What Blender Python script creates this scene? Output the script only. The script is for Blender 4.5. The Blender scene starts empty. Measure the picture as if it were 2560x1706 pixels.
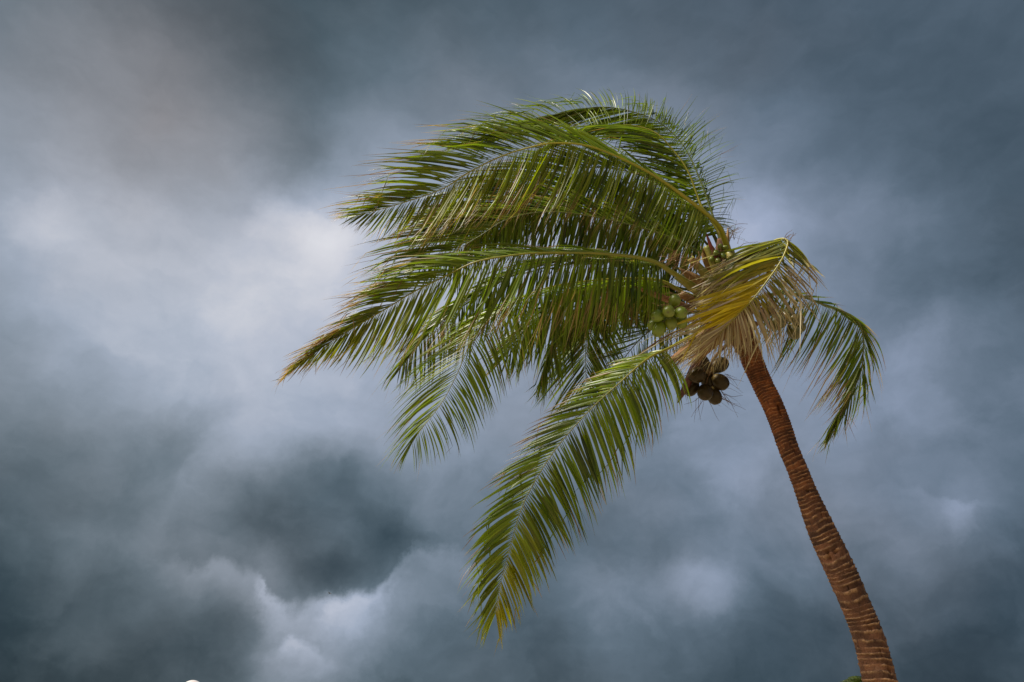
import bpy, bmesh, math, random
import numpy as np
from mathutils import Vector, noise

# ------------------------------------------------------------------ camera
sc = bpy.context.scene
col = sc.collection
PITCH = math.radians(27.0)
LENS = 28.0
CAM = np.array((0.0, 0.0, 1.6))
cam_d = bpy.data.cameras.new('camera')
cam_d.lens = LENS; cam_d.sensor_width = 36.0; cam_d.clip_start = 0.05; cam_d.clip_end = 6000.0
cam = bpy.data.objects.new('camera', cam_d); col.objects.link(cam)
cam.location = CAM; cam.rotation_euler = (math.pi / 2 + PITCH, 0, 0)
sc.camera = cam

# ------------------------------------------------------------------ view, sun, sky
sc.view_settings.view_transform = 'Standard'
sc.view_settings.look = 'None'
sc.view_settings.gamma = 1.0
sc.view_settings.use_curve_mapping = False
EXPOSURE = 2.55
sc.view_settings.exposure = EXPOSURE
GAIN = 2.0 ** EXPOSURE

SUN_EL, SUN_AZ = math.radians(52), math.radians(-118)      # azimuth clockwise from +Y: behind the camera, to its left
to_sun = Vector((math.sin(SUN_AZ) * math.cos(SUN_EL), math.cos(SUN_AZ) * math.cos(SUN_EL), math.sin(SUN_EL)))
sd = bpy.data.lights.new('sun', 'SUN'); sd.energy = 1.5; sd.angle = math.radians(12); sd.color = (1.0, 0.93, 0.82)
so = bpy.data.objects.new('sun', sd); col.objects.link(so)
so.rotation_euler = to_sun.to_track_quat('Z', 'Y').to_euler(); so.location = to_sun * 40

def srgb(c):
    return tuple(((v / 255) / 12.92 if v / 255 <= 0.04045 else ((v / 255 + 0.055) / 1.055) ** 2.4) for v in c)

# storm clouds: soft masses as (azimuth, elevation, half width, half height, brightness), degrees
CLOUDS = [(-44.0,40.8,30.4,23.0,7),(-30.8,45.9,33.1,23.0,-19),(-12.8,49.5,35.4,23.0,-21),(8.0,49.9,35.7,23.0,-13),(27.0,46.9,33.7,23.0,-19),(41.3,42.0,31.0,23.0,-5),(-36.6,29.5,26.4,23.0,36),(-23.3,32.9,27.4,23.0,45),(-6.8,34.9,28.1,23.0,44),(10.9,34.6,28.0,23.0,49),(26.7,32.1,27.2,23.0,12),(39.2,28.6,26.2,23.0,-35),(-35.1,15.6,23.9,23.0,-6),(-23.5,17.4,24.1,23.0,33),(-9.4,18.6,24.3,23.0,21),(5.9,18.8,24.3,23.0,5),(20.4,17.8,24.2,23.0,14),(32.7,16.1,24.0,23.0,30),(-29.4,3.3,23.1,23.0,-78),(-18.1,3.6,23.1,23.0,36),(-5.2,3.8,23.1,23.0,-30),(8.3,3.8,23.1,23.0,-10),(21.0,3.6,23.1,23.0,-25),(31.8,3.2,23.1,23.0,-49),(-19.8,33.7,5.2,4.3,-3),(-15.9,33.5,5.2,4.3,24),(-36.1,29.6,5.0,4.3,21),(-18.7,38.3,7.0,5.5,-31),(-20.4,43.3,10.3,7.5,-25),(-31.6,36.7,9.3,7.5,-6),(-19.2,18.4,5.2,4.9,9),(-24.1,17.5,4.5,4.3,-21),(-13.0,12.9,9.7,5.2,-34),(-12.5,10.8,6.4,2.6,-47),(-17.9,13.7,6.8,4.3,-39),(-8.6,13.1,4.4,3.7,-39),(-13.4,16.4,11.4,4.9,-46),(-14.3,5.8,3.8,3.7,6),(-18.8,6.1,5.5,5.5,-41),(-22.6,5.9,5.8,5.8,-15),(-24.0,13.4,5.3,5.2,-4),(13.2,10.0,5.0,4.9,33),(30.4,13.4,4.1,4.0,22),(30.5,28.3,7.2,6.3,-7),(20.1,33.7,7.6,6.3,38),(28.1,32.9,5.8,4.9,18),(16.4,16.2,5.1,4.9,26),(-6.2,6.4,4.9,4.9,-1),(21.1,12.1,7.7,7.5,26),(26.6,9.7,5.8,5.8,28),(6.1,8.9,6.4,6.3,24),(-27.1,5.7,4.3,4.3,26),(32.8,31.4,5.1,4.3,17)]
# cloud bases: (edge softness, fade, [(azimuth, elevation, brightness)]), degrees
CLOUD_BASES = [(0.90,3.4,[(-26.0,11.0,0),(-23.1,10.9,14),(-21.0,10.6,34),(-20.0,11.2,36),(-18.5,10.5,34),(-17.1,10.4,38),(-16.2,8.9,64),(-14.7,8.4,46),(-13.1,9.1,56),(-11.5,9.4,84),(-9.1,9.7,70),(-7.5,11.4,44),(-6.7,12.4,38),(-5.1,12.3,30),(-2.3,11.8,28),(1.4,11.6,0)]),(1.50,3.6,[(2.8,10.6,0),(6.2,10.9,10),(10.1,11.6,24),(12.6,11.7,34),(14.4,11.5,28),(15.9,10.4,14),(17.6,9.6,0)]),(2.00,6.0,[(-26.0,32.5,0),(-22.7,34.0,10),(-21.1,35.4,26),(-19.8,35.7,30),(-17.7,35.0,26),(-15.7,34.9,24),(-13.8,35.0,18),(-11.1,35.4,0)]),(0.80,1.5,[(-16.3,5.6,0),(-15.2,6.2,35),(-14.3,6.7,60),(-13.1,6.3,45),(-11.4,5.3,15),(-9.5,4.9,0)]),(0.50,1.6,[(25.4,15.3,0),(28.3,14.4,14),(30.1,13.2,24),(30.9,13.6,10),(32.5,13.6,0)]),(2.00,5.0,[(-27.4,12.1,0),(-25.5,13.1,6),(-24.2,14.3,10),(-23.5,15.6,12),(-22.9,17.9,14),(-21.6,20.2,12),(-19.1,21.4,6),(-15.7,21.7,0)]),(2.00,3.0,[(26.1,24.4,0),(28.2,24.3,12),(30.2,25.2,20),(31.2,25.7,18),(32.0,24.0,8),(33.3,21.9,0)])]
world = bpy.data.worlds.new('World'); sc.world = world
world.use_nodes = True
nt = world.node_tree; N = nt.nodes; L = nt.links
N.clear()
def nd(tree, kind, **kw):
    n = tree.nodes.new(kind)
    for k, v in kw.items(): setattr(n, k, v)
    return n
def mth(tree, op, a, b=None, c=None, clamp=False):
    n = tree.nodes.new('ShaderNodeMath'); n.operation = op; n.use_clamp = clamp
    for i, v in enumerate((a, b, c)):
        if v is None: continue
        if isinstance(v, (int, float)): n.inputs[i].default_value = v
        else: tree.links.new(v, n.inputs[i])
    return n.outputs[0]
def vmth(tree, op, a, b=None, scale=None):
    n = tree.nodes.new('ShaderNodeVectorMath'); n.operation = op
    for i, v in enumerate((a, b)):
        if v is None: continue
        if isinstance(v, tuple): n.inputs[i].default_value = v
        else: tree.links.new(v, n.inputs[i])
    if scale is not None:
        if isinstance(scale, (int, float)): n.inputs['Scale'].default_value = scale
        else: tree.links.new(scale, n.inputs['Scale'])
    return n.outputs[0]
def noise_n(tree, vec, scale, detail=4, rough=0.5, dist=0.0, color=False):
    n = tree.nodes.new('ShaderNodeTexNoise'); n.inputs['Scale'].default_value = scale
    n.inputs['Detail'].default_value = detail; n.inputs['Roughness'].default_value = rough; n.inputs['Distortion'].default_value = dist
    if vec is not None: tree.links.new(vec, n.inputs['Vector'])
    return n.outputs['Color' if color else 'Fac']
def ramp(tree, fac, stops, interp='LINEAR'):
    n = tree.nodes.new('ShaderNodeValToRGB'); n.color_ramp.interpolation = interp
    e = n.color_ramp.elements
    while len(e) < len(stops): e.new(0.5)
    for i, (p, c) in enumerate(stops):
        e[i].position = p; e[i].color = tuple(c) + (1,) if len(c) == 3 else c
    if fac is not None: tree.links.new(fac, n.inputs[0])
    return n.outputs[0]
def mixc(tree, fac, a, b, mode='MIX'):
    n = tree.nodes.new('ShaderNodeMix'); n.data_type = 'RGBA'; n.blend_type = mode
    for i, v in ((0, fac), (6, a), (7, b)):
        if isinstance(v, (int, float)): n.inputs[i].default_value = v
        elif isinstance(v, tuple): n.inputs[i].default_value = v + (1,) if len(v) == 3 else v
        else: tree.links.new(v, n.inputs[i])
    return n.outputs[2]

def build_sky():
    tc = N.new('ShaderNodeTexCoord')
    d = vmth(nt, 'NORMALIZE', tc.outputs['Generated'])
    # ragged cloud outlines: bend the directions with two sizes of turbulence
    w1 = vmth(nt, 'SUBTRACT', noise_n(nt, d, 7.0, 3, 0.5, color=True), (0.5, 0.5, 0.5))
    w2 = vmth(nt, 'SUBTRACT', noise_n(nt, d, 22.0, 5, 0.62, color=True), (0.5, 0.5, 0.5))
    dw = vmth(nt, 'ADD', d, vmth(nt, 'SCALE', w1, scale=0.05))
    dw = vmth(nt, 'ADD', dw, vmth(nt, 'SCALE', w2, scale=0.036))
    dw = vmth(nt, 'NORMALIZE', dw)
    sep = N.new('ShaderNodeSeparateXYZ'); L.new(dw, sep.inputs[0])
    az = mth(nt, 'MULTIPLY', mth(nt, 'ARCTAN2', sep.outputs[0], sep.outputs[1]), 180 / math.pi)
    el = mth(nt, 'MULTIPLY', mth(nt, 'ARCSINE', sep.outputs[2]), 180 / math.pi)
    cmb = N.new('ShaderNodeCombineXYZ'); L.new(az, cmb.inputs[0]); L.new(el, cmb.inputs[1])
    total = None
    for a, e, ra, re, amp in CLOUDS:
        if abs(amp) < 1: continue
        m = nd(nt, 'ShaderNodeMapping', vector_type='TEXTURE')
        m.inputs['Location'].default_value = (a, e, 0); m.inputs['Scale'].default_value = (ra, re, 1)
        L.new(cmb.outputs[0], m.inputs['Vector'])
        q = nd(nt, 'ShaderNodeVectorMath', operation='DOT_PRODUCT'); L.new(m.outputs[0], q.inputs[0]); L.new(m.outputs[0], q.inputs[1])
        g = mth(nt, 'POWER', 0.03, q.outputs['Value'])
        total = mth(nt, 'MULTIPLY_ADD', g, float(amp), 108.0 if total is None else total)
    # ragged cloud bases: crisp above, the brighter layer behind fading out downwards
    w3 = vmth(nt, 'SUBTRACT', noise_n(nt, d, 15.0, 7, 0.66, color=True), (0.5, 0.5, 0.5))
    de = vmth(nt, 'NORMALIZE', vmth(nt, 'ADD', d, vmth(nt, 'SCALE', w3, scale=0.060)))
    s2 = N.new('ShaderNodeSeparateXYZ'); L.new(de, s2.inputs[0])
    az2 = mth(nt, 'MULTIPLY', mth(nt, 'ARCTAN2', s2.outputs[0], s2.outputs[1]), 180 / math.pi)
    el2 = mth(nt, 'MULTIPLY', mth(nt, 'ARCSINE', s2.outputs[2]), 180 / math.pi)
    u2 = mth(nt, 'MULTIPLY_ADD', az2, 0.01, 0.5, clamp=True)
    def curve(pts):
        fc = N.new('ShaderNodeFloatCurve'); cv = fc.mapping.curves[0]
        pts = sorted(pts); pts = [(0.0, pts[0][1])] + pts + [(1.0, pts[-1][1])]
        while len(cv.points) < len(pts): cv.points.new(0.5, 0.5)
        for p, (x, y) in zip(cv.points, pts): p.location = (x, y); p.handle_type = 'AUTO_CLAMPED' if y > 0 else 'VECTOR'
        fc.mapping.update(); L.new(u2, fc.inputs['Value']); return fc.outputs[0]
    for soft, fade, edge in CLOUD_BASES:
        ce = curve([((a + 50) / 100, e / 60) for a, e, k in edge]); ca = curve([((a + 50) / 100, k / 100) for a, e, k in edge])
        dl = mth(nt, 'SUBTRACT', mth(nt, 'MULTIPLY', ce, 60.0), el2)
        rise = nd(nt, 'ShaderNodeMapRange', interpolation_type='SMOOTHSTEP'); rise.inputs[1].default_value = -soft * 0.4; rise.inputs[2].default_value = soft; L.new(dl, rise.inputs[0])
        fall = mth(nt, 'POWER', 2.718, mth(nt, 'MULTIPLY', mth(nt, 'MAXIMUM', dl, 0.0), -1.0 / fade))
        bit = mth(nt, 'MULTIPLY', mth(nt, 'MULTIPLY', rise.outputs[0], fall), ca)
        total = mth(nt, 'MULTIPLY_ADD', bit, 100.0, total)
    # billows and streaks everywhere
    st = nd(nt, 'ShaderNodeMapping'); st.inputs['Rotation'].default_value = (0.0, math.radians(38), 0.0); st.inputs['Scale'].default_value = (1.0, 1.0, 2.1)
    L.new(dw, st.inputs['Vector'])
    n1 = mth(nt, 'SUBTRACT', noise_n(nt, st.outputs[0], 4.5, 7, 0.54), 0.5)
    n2 = mth(nt, 'SUBTRACT', noise_n(nt, de, 11.0, 7, 0.54, 0.5), 0.5)
    total = mth(nt, 'MULTIPLY_ADD', n1, 52.0, total)
    n3 = mth(nt, 'SUBTRACT', noise_n(nt, st.outputs[0], 19.0, 6, 0.58, 0.8), 0.5)
    total = mth(nt, 'MULTIPLY_ADD', n3, 11.0, total)
    # lower clouds are lumpier than the smooth veil overhead
    lump = nd(nt, 'ShaderNodeMapRange'); lump.inputs[1].default_value = 42; lump.inputs[2].default_value = 8
    lump.inputs[3].default_value = 12; lump.inputs[4].default_value = 60; L.new(el, lump.inputs[0])
    total = mth(nt, 'ADD', total, mth(nt, 'MULTIPLY', n2, lump.outputs[0]))
    f = mth(nt, 'DIVIDE', mth(nt, 'SUBTRACT', total, 50.0), 180.0, clamp=True)
    g2p = lambda g: (g - 50) / 180.0
    stops = [(50, (37, 53, 64)), (66, (52, 68, 79)), (90, (76, 91, 103)), (110, (95, 110, 124)), (130, (117, 130, 146)), (150, (138, 150, 169)),
             (170, (159, 170, 192)), (190, (183, 190, 210)), (210, (210, 211, 224)), (230, (226, 226, 236))]
    cool_az = nd(nt, 'ShaderNodeMapRange'); cool_az.inputs[1].default_value = -25; cool_az.inputs[2].default_value = 25; L.new(az, cool_az.inputs[0])
    cold = ramp(nt, f, [(g2p(g), srgb(c)) for g, c in stops])
    cold = mixc(nt, 1.0, cold, mixc(nt, cool_az.outputs[0], (0.99, 1.0, 0.94), (0.97, 1.0, 1.05)), 'MULTIPLY')
    warm = ramp(nt, f, [(g2p(g), srgb((g + 4, g, g + 2))) for g, c in stops])
    wn = mth(nt, 'SUBTRACT', noise_n(nt, dw, 3.1, 3, 0.5), 0.46)
    wf = mth(nt, 'MULTIPLY', mth(nt, 'MULTIPLY', wn, 4.0, clamp=True), 0.22)
    mw = nd(nt, 'ShaderNodeMapping', vector_type='TEXTURE'); mw.inputs['Location'].default_value = (-30, 39, 0); mw.inputs['Scale'].default_value = (15, 14, 1); mw.inputs['Rotation'].default_value = (0, 0, -0.5)
    L.new(cmb.outputs[0], mw.inputs['Vector'])
    gw = nd(nt, 'ShaderNodeTexGradient', gradient_type='SPHERICAL'); L.new(mw.outputs[0], gw.inputs[0])
    wf = mth(nt, 'MULTIPLY_ADD', gw.outputs['Fac'], 0.62, wf, clamp=True)
    clouds = mixc(nt, wf, cold, warm)
    sky = nd(nt, 'ShaderNodeTexSky', sky_type='NISHITA', sun_disc=False)
    sky.sun_elevation = SUN_EL; sky.sun_rotation = SUN_AZ % (2 * math.pi)
    BG = 0.1
    cl = vmth(nt, 'SCALE', clouds, scale=1.0 / (BG * GAIN))
    out = mixc(nt, 0.997, sky.outputs[0], cl)
    bg = N.new('ShaderNodeBackground'); bg.inputs['Strength'].default_value = BG; L.new(out, bg.inputs['Color'])
    wo = N.new('ShaderNodeOutputWorld'); L.new(bg.outputs[0], wo.inputs['Surface'])
build_sky()
world.cycles.sampling_method = 'NONE'          # a soft sky needs no light sampling of its own
sc.cycles.max_bounces = 8; sc.cycles.diffuse_bounces = 4; sc.cycles.transmission_bounces = 4

# ------------------------------------------------------------------ helpers
rng = random.Random(7)
FPX = LENS / 36.0 * 2560.0
FWD = np.array((0, math.cos(PITCH), math.sin(PITCH))); UP = np.array((0, -math.sin(PITCH), math.cos(PITCH))); RIGHT = np.array((1.0, 0, 0))
def P(x, y, d):
    """photo pixel and depth along the lens axis (m) -> place in the world"""
    return CAM + d * (FWD + (x - 1280.0) / FPX * RIGHT + (853.0 - y) / FPX * UP)
def unit(v):
    return v / (np.linalg.norm(v) + 1e-12)
def tag(o, label=None, cat=None, group=None, kind=None):
    if label: o['label'] = label
    if cat: o['category'] = cat
    if group: o['group'] = group
    if kind: o['kind'] = kind
    return o
def empty(name, loc):
    o = bpy.data.objects.new(name, None); o.location = loc; o.empty_display_size = 0.3; col.objects.link(o); return o
def mesh_obj(name, verts, faces, mat, parent=None, origin=(0, 0, 0), smooth=True, attrs=None):
    me = bpy.data.meshes.new(name)
    V = np.asarray(verts, dtype=float) - np.asarray(origin, dtype=float)
    me.from_pydata(V.tolist(), [], faces)
    if attrs:
        for an, data in attrs.items():
            a = me.attributes.new(an, 'FLOAT_COLOR', 'POINT')
            a.data.foreach_set('color', np.asarray(data, dtype=np.float32).ravel())
    for m in (mat if isinstance(mat, (list, tuple)) else [mat]): me.materials.append(m)
    if smooth: me.polygons.foreach_set('use_smooth', [True] * len(me.polygons))
    me.update()
    o = bpy.data.objects.new(name, me); col.objects.link(o)
    if parent is not None: o.parent = parent
    return o
def catmull(pts, n):
    """even-spaced points along a smooth curve through pts (any dimension)"""
    p = np.asarray(pts, float)
    p = np.vstack([2 * p[0] - p[1], p, 2 * p[-1] - p[-2]])
    out = []
    for i in range(1, len(p) - 2):
        for k in range(24):
            t = k / 24.0
            a, b, c, d = p[i - 1], p[i], p[i + 1], p[i + 2]
            out.append(0.5 * (2 * b + (c - a) * t + (2 * a - 5 * b + 4 * c - d) * t * t + (3 * b - a - 3 * c + d) * t ** 3))
    out.append(p[-2]); out = np.array(out)
    s = np.concatenate([[0], np.cumsum(np.linalg.norm(np.diff(out, axis=0), axis=1))])
    u = np.linspace(0, s[-1], n)
    return np.stack([np.interp(u, s, out[:, k]) for k in range(out.shape[1])], 1)
def tube(pts, radii, seg=8, squash=1.0, ref=(0, 0, 1), cap=True):
    pts = np.asarray(pts, float); n = len(pts)
    T = np.gradient(pts, axis=0); T /= np.linalg.norm(T, axis=1)[:, None] + 1e-12
    ref = np.asarray(ref, float); V = []; Fc = []
    side = unit(np.cross(T[0], ref)) if np.linalg.norm(np.cross(T[0], ref)) > 1e-3 else unit(np.cross(T[0], (1.0, 0, 0)))
    for i in range(n):
        side = unit(side - T[i] * np.dot(side, T[i])); upv = np.cross(side, T[i])
        for k in range(seg):
            a = 2 * math.pi * k / seg
            V.append(pts[i] + radii[i] * (math.cos(a) * side + squash * math.sin(a) * upv))
    for i in range(n - 1):
        for k in range(seg):
            k2 = (k + 1) % seg
            Fc.append((i * seg + k, i * seg + k2, (i + 1) * seg + k2, (i + 1) * seg + k))
    if cap:
        Fc.append(tuple(range(seg - 1, -1, -1))); Fc.append(tuple((n - 1) * seg + k for k in range(seg)))
    return V, Fc
class Bag:
    def __init__(s): s.v = []; s.f = []; s.c = []
    def add(s, v, f, c=None):
        o = len(s.v); s.v.extend(list(v)); s.f.extend([tuple(i + o for i in q) for q in f])
        if c is not None: s.c.extend(c)

# ------------------------------------------------------------------ materials
def material(name):
    m = bpy.data.materials.new(name); m.use_nodes = True
    t = m.node_tree; b = t.nodes['Principled BSDF']; return m, t, b
def attr_rgb(t, name):
    a = nd(t, 'ShaderNodeAttribute', attribute_type='GEOMETRY', attribute_name=name)
    s = t.nodes.new('ShaderNodeSeparateColor'); t.links.new(a.outputs['Color'], s.inputs[0])
    return s.outputs[0], s.outputs[1], s.outputs[2], a.outputs['Alpha']
def obj_coord(t):
    return nd(t, 'ShaderNodeTexCoord').outputs['Object']
def bump(t, b, height, strength, dist=0.01):
    n = t.nodes.new('ShaderNodeBump'); n.inputs['Strength'].default_value = strength; n.inputs['Distance'].default_value = dist
    t.links.new(height, n.inputs['Height']); t.links.new(n.outputs[0], b.inputs['Normal'])

def leaf_material(name, green_a, green_b, yellow, dry_a, dry_b, trans=0.38):
    """attribute leaf: r place along the leaflet, g withering, b yellowing, a own random value"""
    m, t, b = material(name)
    r, g, bl, al = attr_rgb(t, 'leaf')
    r2, g2, b2, a2 = attr_rgb(t, 'leaf2')                 # r: 1 on the midrib, 0 at the margins; g: second random value
    oc = obj_coord(t)
    n1 = noise_n(t, oc, 9.0, 3, 0.6); n2 = noise_n(t, oc, 60.0, 2, 0.5)
    c = mixc(t, al, green_a, green_b)
    yf = mth(t, 'ADD', bl, mth(t, 'MULTIPLY', mth(t, 'SUBTRACT', n1, 0.5), 0.5), clamp=True)
    c = mixc(t, yf, c, yellow)
    # midrib a little paler
    mid = mth(t, 'MULTIPLY', mth(t, 'POWER', r2, 6.0), 0.35)
    c = mixc(t, mid, c, (0.22, 0.22, 0.05))
    th = mth(t, 'SUBTRACT', 1.06, g)
    x = mth(t, 'SUBTRACT', mth(t, 'ADD', r, mth(t, 'MULTIPLY', mth(t, 'SUBTRACT', n2, 0.5), 0.25)), th)
    df = mth(t, 'MULTIPLY', x, 7.0, clamp=True)
    dry = mixc(t, g2, dry_a, dry_b)
    c = mixc(t, df, c, dry)
    t.links.new(c, b.inputs['Base Color'])
    b.inputs['Roughness'].default_value = 0.36
    b.inputs['Specular IOR Level'].default_value = 0.38
    tr = t.nodes.new('ShaderNodeBsdfTranslucent')
    tcol = mixc(t, 1.0, c, (2.0, 2.1, 0.8), 'MULTIPLY'); t.links.new(tcol, tr.inputs['Color'])
    mx = t.nodes.new('ShaderNodeMixShader'); mx.inputs[0].default_value = trans
    out = t.nodes['Material Output']
    t.links.new(b.outputs[0], mx.inputs[1]); t.links.new(tr.outputs[0], mx.inputs[2]); t.links.new(mx.outputs[0], out.inputs['Surface'])
    return m
M = {}
M['leaf'] = leaf_material('leaf_green', (0.006, 0.022, 0.002), (0.135, 0.205, 0.005), (0.28, 0.235, 0.004), (0.33, 0.22, 0.11), (0.13, 0.06, 0.025))
M['leaf_yellow'] = leaf_material('leaf_yellowed', (0.040, 0.055, 0.010), (0.11, 0.13, 0.02), (0.46, 0.345, 0.007), (0.48, 0.42, 0.33), (0.22, 0.145, 0.105), 0.40)
M['leaf_far'] = leaf_material('leaf_far', (0.008, 0.022, 0.006), (0.02, 0.04, 0.008), (0.2, 0.2, 0.02), (0.2, 0.13, 0.07), (0.1, 0.05, 0.03))
def simple(name, ca, cb, scale, rough=0.6, bumpst=0.0, bscale=None, detail=5):
    m, t, b = material(name); oc = obj_coord(t)
    n1 = noise_n(t, oc, scale, detail, 0.6)
    t.links.new(mixc(t, mth(t, 'MULTIPLY_ADD', n1, 2.2, -0.6, clamp=True), ca, cb), b.inputs['Base Color'])
    b.inputs['Roughness'].default_value = rough
    if bumpst: bump(t, b, noise_n(t, oc, bscale or scale * 4, 5, 0.65), bumpst)
    return m
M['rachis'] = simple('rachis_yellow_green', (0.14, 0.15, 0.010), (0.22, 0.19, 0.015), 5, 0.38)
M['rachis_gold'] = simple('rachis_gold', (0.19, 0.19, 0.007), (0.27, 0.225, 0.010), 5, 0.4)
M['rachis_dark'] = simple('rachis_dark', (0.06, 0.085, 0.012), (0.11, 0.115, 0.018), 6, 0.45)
M['rachis_brown'] = simple('rachis_brown', (0.14, 0.06, 0.025), (0.25, 0.12, 0.05), 8, 0.7, 0.3)
M['fibre'] = simple('fibre_cloth', (0.10, 0.045, 0.016), (0.27, 0.14, 0.05), 14, 0.85, 0.6, 90)
M['fibre_dark'] = simple('fibre_dark', (0.05, 0.022, 0.012), (0.15, 0.07, 0.03), 18, 0.9, 0.8, 80)
M['sheath'] = simple('sheath_tan', (0.30, 0.18, 0.06), (0.16, 0.075, 0.025), 10, 0.75, 0.4, 60)
M['sheath_green'] = simple('sheath_green', (0.16, 0.18, 0.02), (0.26, 0.20, 0.04), 7, 0.5, 0.1, 40)
M['spathe'] = simple('spathe_dark_red', (0.045, 0.012, 0.010), (0.09, 0.022, 0.016), 12, 0.55, 0.3, 50)
M['spathe_red'] = simple('spathe_red', (0.22, 0.035, 0.025), (0.12, 0.02, 0.015), 12, 0.55, 0.3, 50)
M['stalk'] = simple('stalk_brown', (0.07, 0.035, 0.018), (0.15, 0.08, 0.03), 20, 0.7)
def coconut_mat(name, a, b_, c_, spec=0.5):
    m, t, b = material(name); oc = obj_coord(t)
    r, g, bl, al = attr_rgb(t, 'nut')                      # r 1 at the calyx end, g 1 at the tip
    base = mixc(t, mth(t, 'MULTIPLY_ADD', noise_n(t, oc, 9, 4, 0.6), 2.4, -0.7, clamp=True), a, b_)
    oi = t.nodes.new('ShaderNodeObjectInfo')
    base = mixc(t, mth(t, 'MULTIPLY', oi.outputs['Random'], 0.25), base, c_)
    blot = mth(t, 'MULTIPLY_ADD', noise_n(t, oc, 30, 4, 0.7), 5.0, -3.0, clamp=True)
    base = mixc(t, mth(t, 'MULTIPLY', blot, 0.45), base, c_)
    base = mixc(t, mth(t, 'MULTIPLY_ADD', r, 9.0, -7.6, clamp=True), base, (0.30, 0.22, 0.08))
    base = mixc(t, mth(t, 'MULTIPLY', mth(t, 'MULTIPLY_ADD', g, 60.0, -59.0, clamp=True), 0.6), base, (0.06, 0.03, 0.015))
    t.links.new(base, b.inputs['Base Color']); b.inputs['Roughness'].default_value = 0.38; b.inputs['Specular IOR Level'].default_value = spec
    bump(t, b, noise_n(t, oc, 22, 3, 0.5), 0.12)
    return m
M['nut_green'] = coconut_mat('coconut_green', (0.100, 0.150, 0.008), (0.155, 0.200, 0.012), (0.14, 0.09, 0.02))
M['nut_ripe_shaded'] = coconut_mat('coconut_ripening_shaded', (0.020, 0.014, 0.004), (0.038, 0.023, 0.006), (0.018, 0.009, 0.004), 0.2)  # ripening brown, with the crown's shade on the low bunch darkened into it
M['nut_olive'] = coconut_mat('coconut_olive', (0.060, 0.065, 0.010), (0.095, 0.080, 0.014), (0.07, 0.035, 0.012))

def bark_material():
    m, t, b = material('palm_bark')
    r, g, bl, al = attr_rgb(t, 'bark')                     # r ring lip, g place up the visible stem, b leaf scar number
    oc = obj_coord(t)
    mp = nd(t, 'ShaderNodeMapping'); mp.inputs['Scale'].default_value = (5, 5, 1.2); t.links.new(oc, mp.inputs['Vector'])
    streak = noise_n(t, mp.outputs[0], 7.0, 6, 0.7)
    blot = noise_n(t, oc, 4.2, 5, 0.65); fine = noise_n(t, oc, 48, 5, 0.7)
    orange = mixc(t, mth(t, 'MULTIPLY_ADD', blot, 3.0, -1.0, clamp=True), (0.062, 0.018, 0.007), (0.25, 0.072, 0.017))
    grey = mixc(t, mth(t, 'MULTIPLY_ADD', blot, 3.0, -1.0, clamp=True), (0.080, 0.036, 0.020), (0.21, 0.090, 0.045))
    c = mixc(t, mth(t, 'MULTIPLY_ADD', g, 2.4, -0.75, clamp=True), grey, orange)
    lich = mth(t, 'MULTIPLY_ADD', noise_n(t, oc, 2.3, 6, 0.7), 6.0, -3.5, clamp=True)
    c = mixc(t, mth(t, 'MULTIPLY', lich, 0.5), c, (0.20, 0.15, 0.11))
    c = mixc(t, mth(t, 'MULTIPLY_ADD', bl, 1.6, -0.5, clamp=True), c, (0.030, 0.012, 0.007))
    c = mixc(t, mth(t, 'MULTIPLY_ADD', streak, 3.4, -1.75, clamp=True), c, (0.022, 0.010, 0.006))
    lip = mth(t, 'MULTIPLY', r, mth(t, 'MULTIPLY_ADD', fine, 2.2, -0.55, clamp=True))
    lc = mixc(t, mth(t, 'MULTIPLY_ADD', g, 2.0, -0.6, clamp=True), (0.52, 0.31, 0.16), (0.36, 0.15, 0.05))
    c = mixc(t, mth(t, 'MULTIPLY', lip, 1.15, clamp=True), c, lc)
    t.links.new(c, b.inputs['Base Color']); b.inputs['Roughness'].default_value = 0.82; b.inputs['Specular IOR Level'].default_value = 0.25
    bump(t, b, mth(t, 'ADD', fine, mth(t, 'MULTIPLY', streak, 0.8)), 1.0, 0.010)
    return m
M['bark'] = bark_material()

# ------------------------------------------------------------------ ground
def build_ground():
    nx = 48; R = 2500.0
    V = []; Fc = []
    ring = [0] + [1.5 * 1.22 ** k for k in range(38)]
    ring = [r for r in ring if r < R] + [R]
    V.append((3, 8, 0))
    for r in ring[1:]:
        for k in range(nx):
            a = 2 * math.pi * k / nx
            x, y = 3 + r * math.cos(a), 8 + r * math.sin(a)
            z = 0.10 * noise.noise((x * 0.12, y * 0.12, 3.1)) * min(1, max(0, (r - 2) / 6))
            V.append((x, y, z - 0.02))
    for k in range(nx): Fc.append((0, 1 + k, 1 + (k + 1) % nx))
    for i in range(len(ring) - 2):
        a = 1 + i * nx; b = a + nx
        for k in range(nx):
            k2 = (k + 1) % nx
            Fc.append((a + k, b + k, b + k2, a + k2))
    m, t, b = material('sandy_ground'); oc = obj_coord(t)
    n1 = noise_n(t, oc, 0.35, 5, 0.6); n2 = noise_n(t, oc, 6, 5, 0.7)
    sand = mixc(t, n2, (0.24, 0.19, 0.12), (0.38, 0.31, 0.21))
    c = mixc(t, mth(t, 'MULTIPLY_ADD', n1, 5.0, -2.5, clamp=True), sand, (0.07, 0.09, 0.025))
    t.links.new(c, b.inputs['Base Color']); b.inputs['Roughness'].default_value = 0.9
    bump(t, b, n2, 0.5, 0.03)
    o = mesh_obj('ground', V, Fc, m); tag(o, 'sandy ground with patches of short grass', 'ground', kind='structure')
build_ground()

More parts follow.
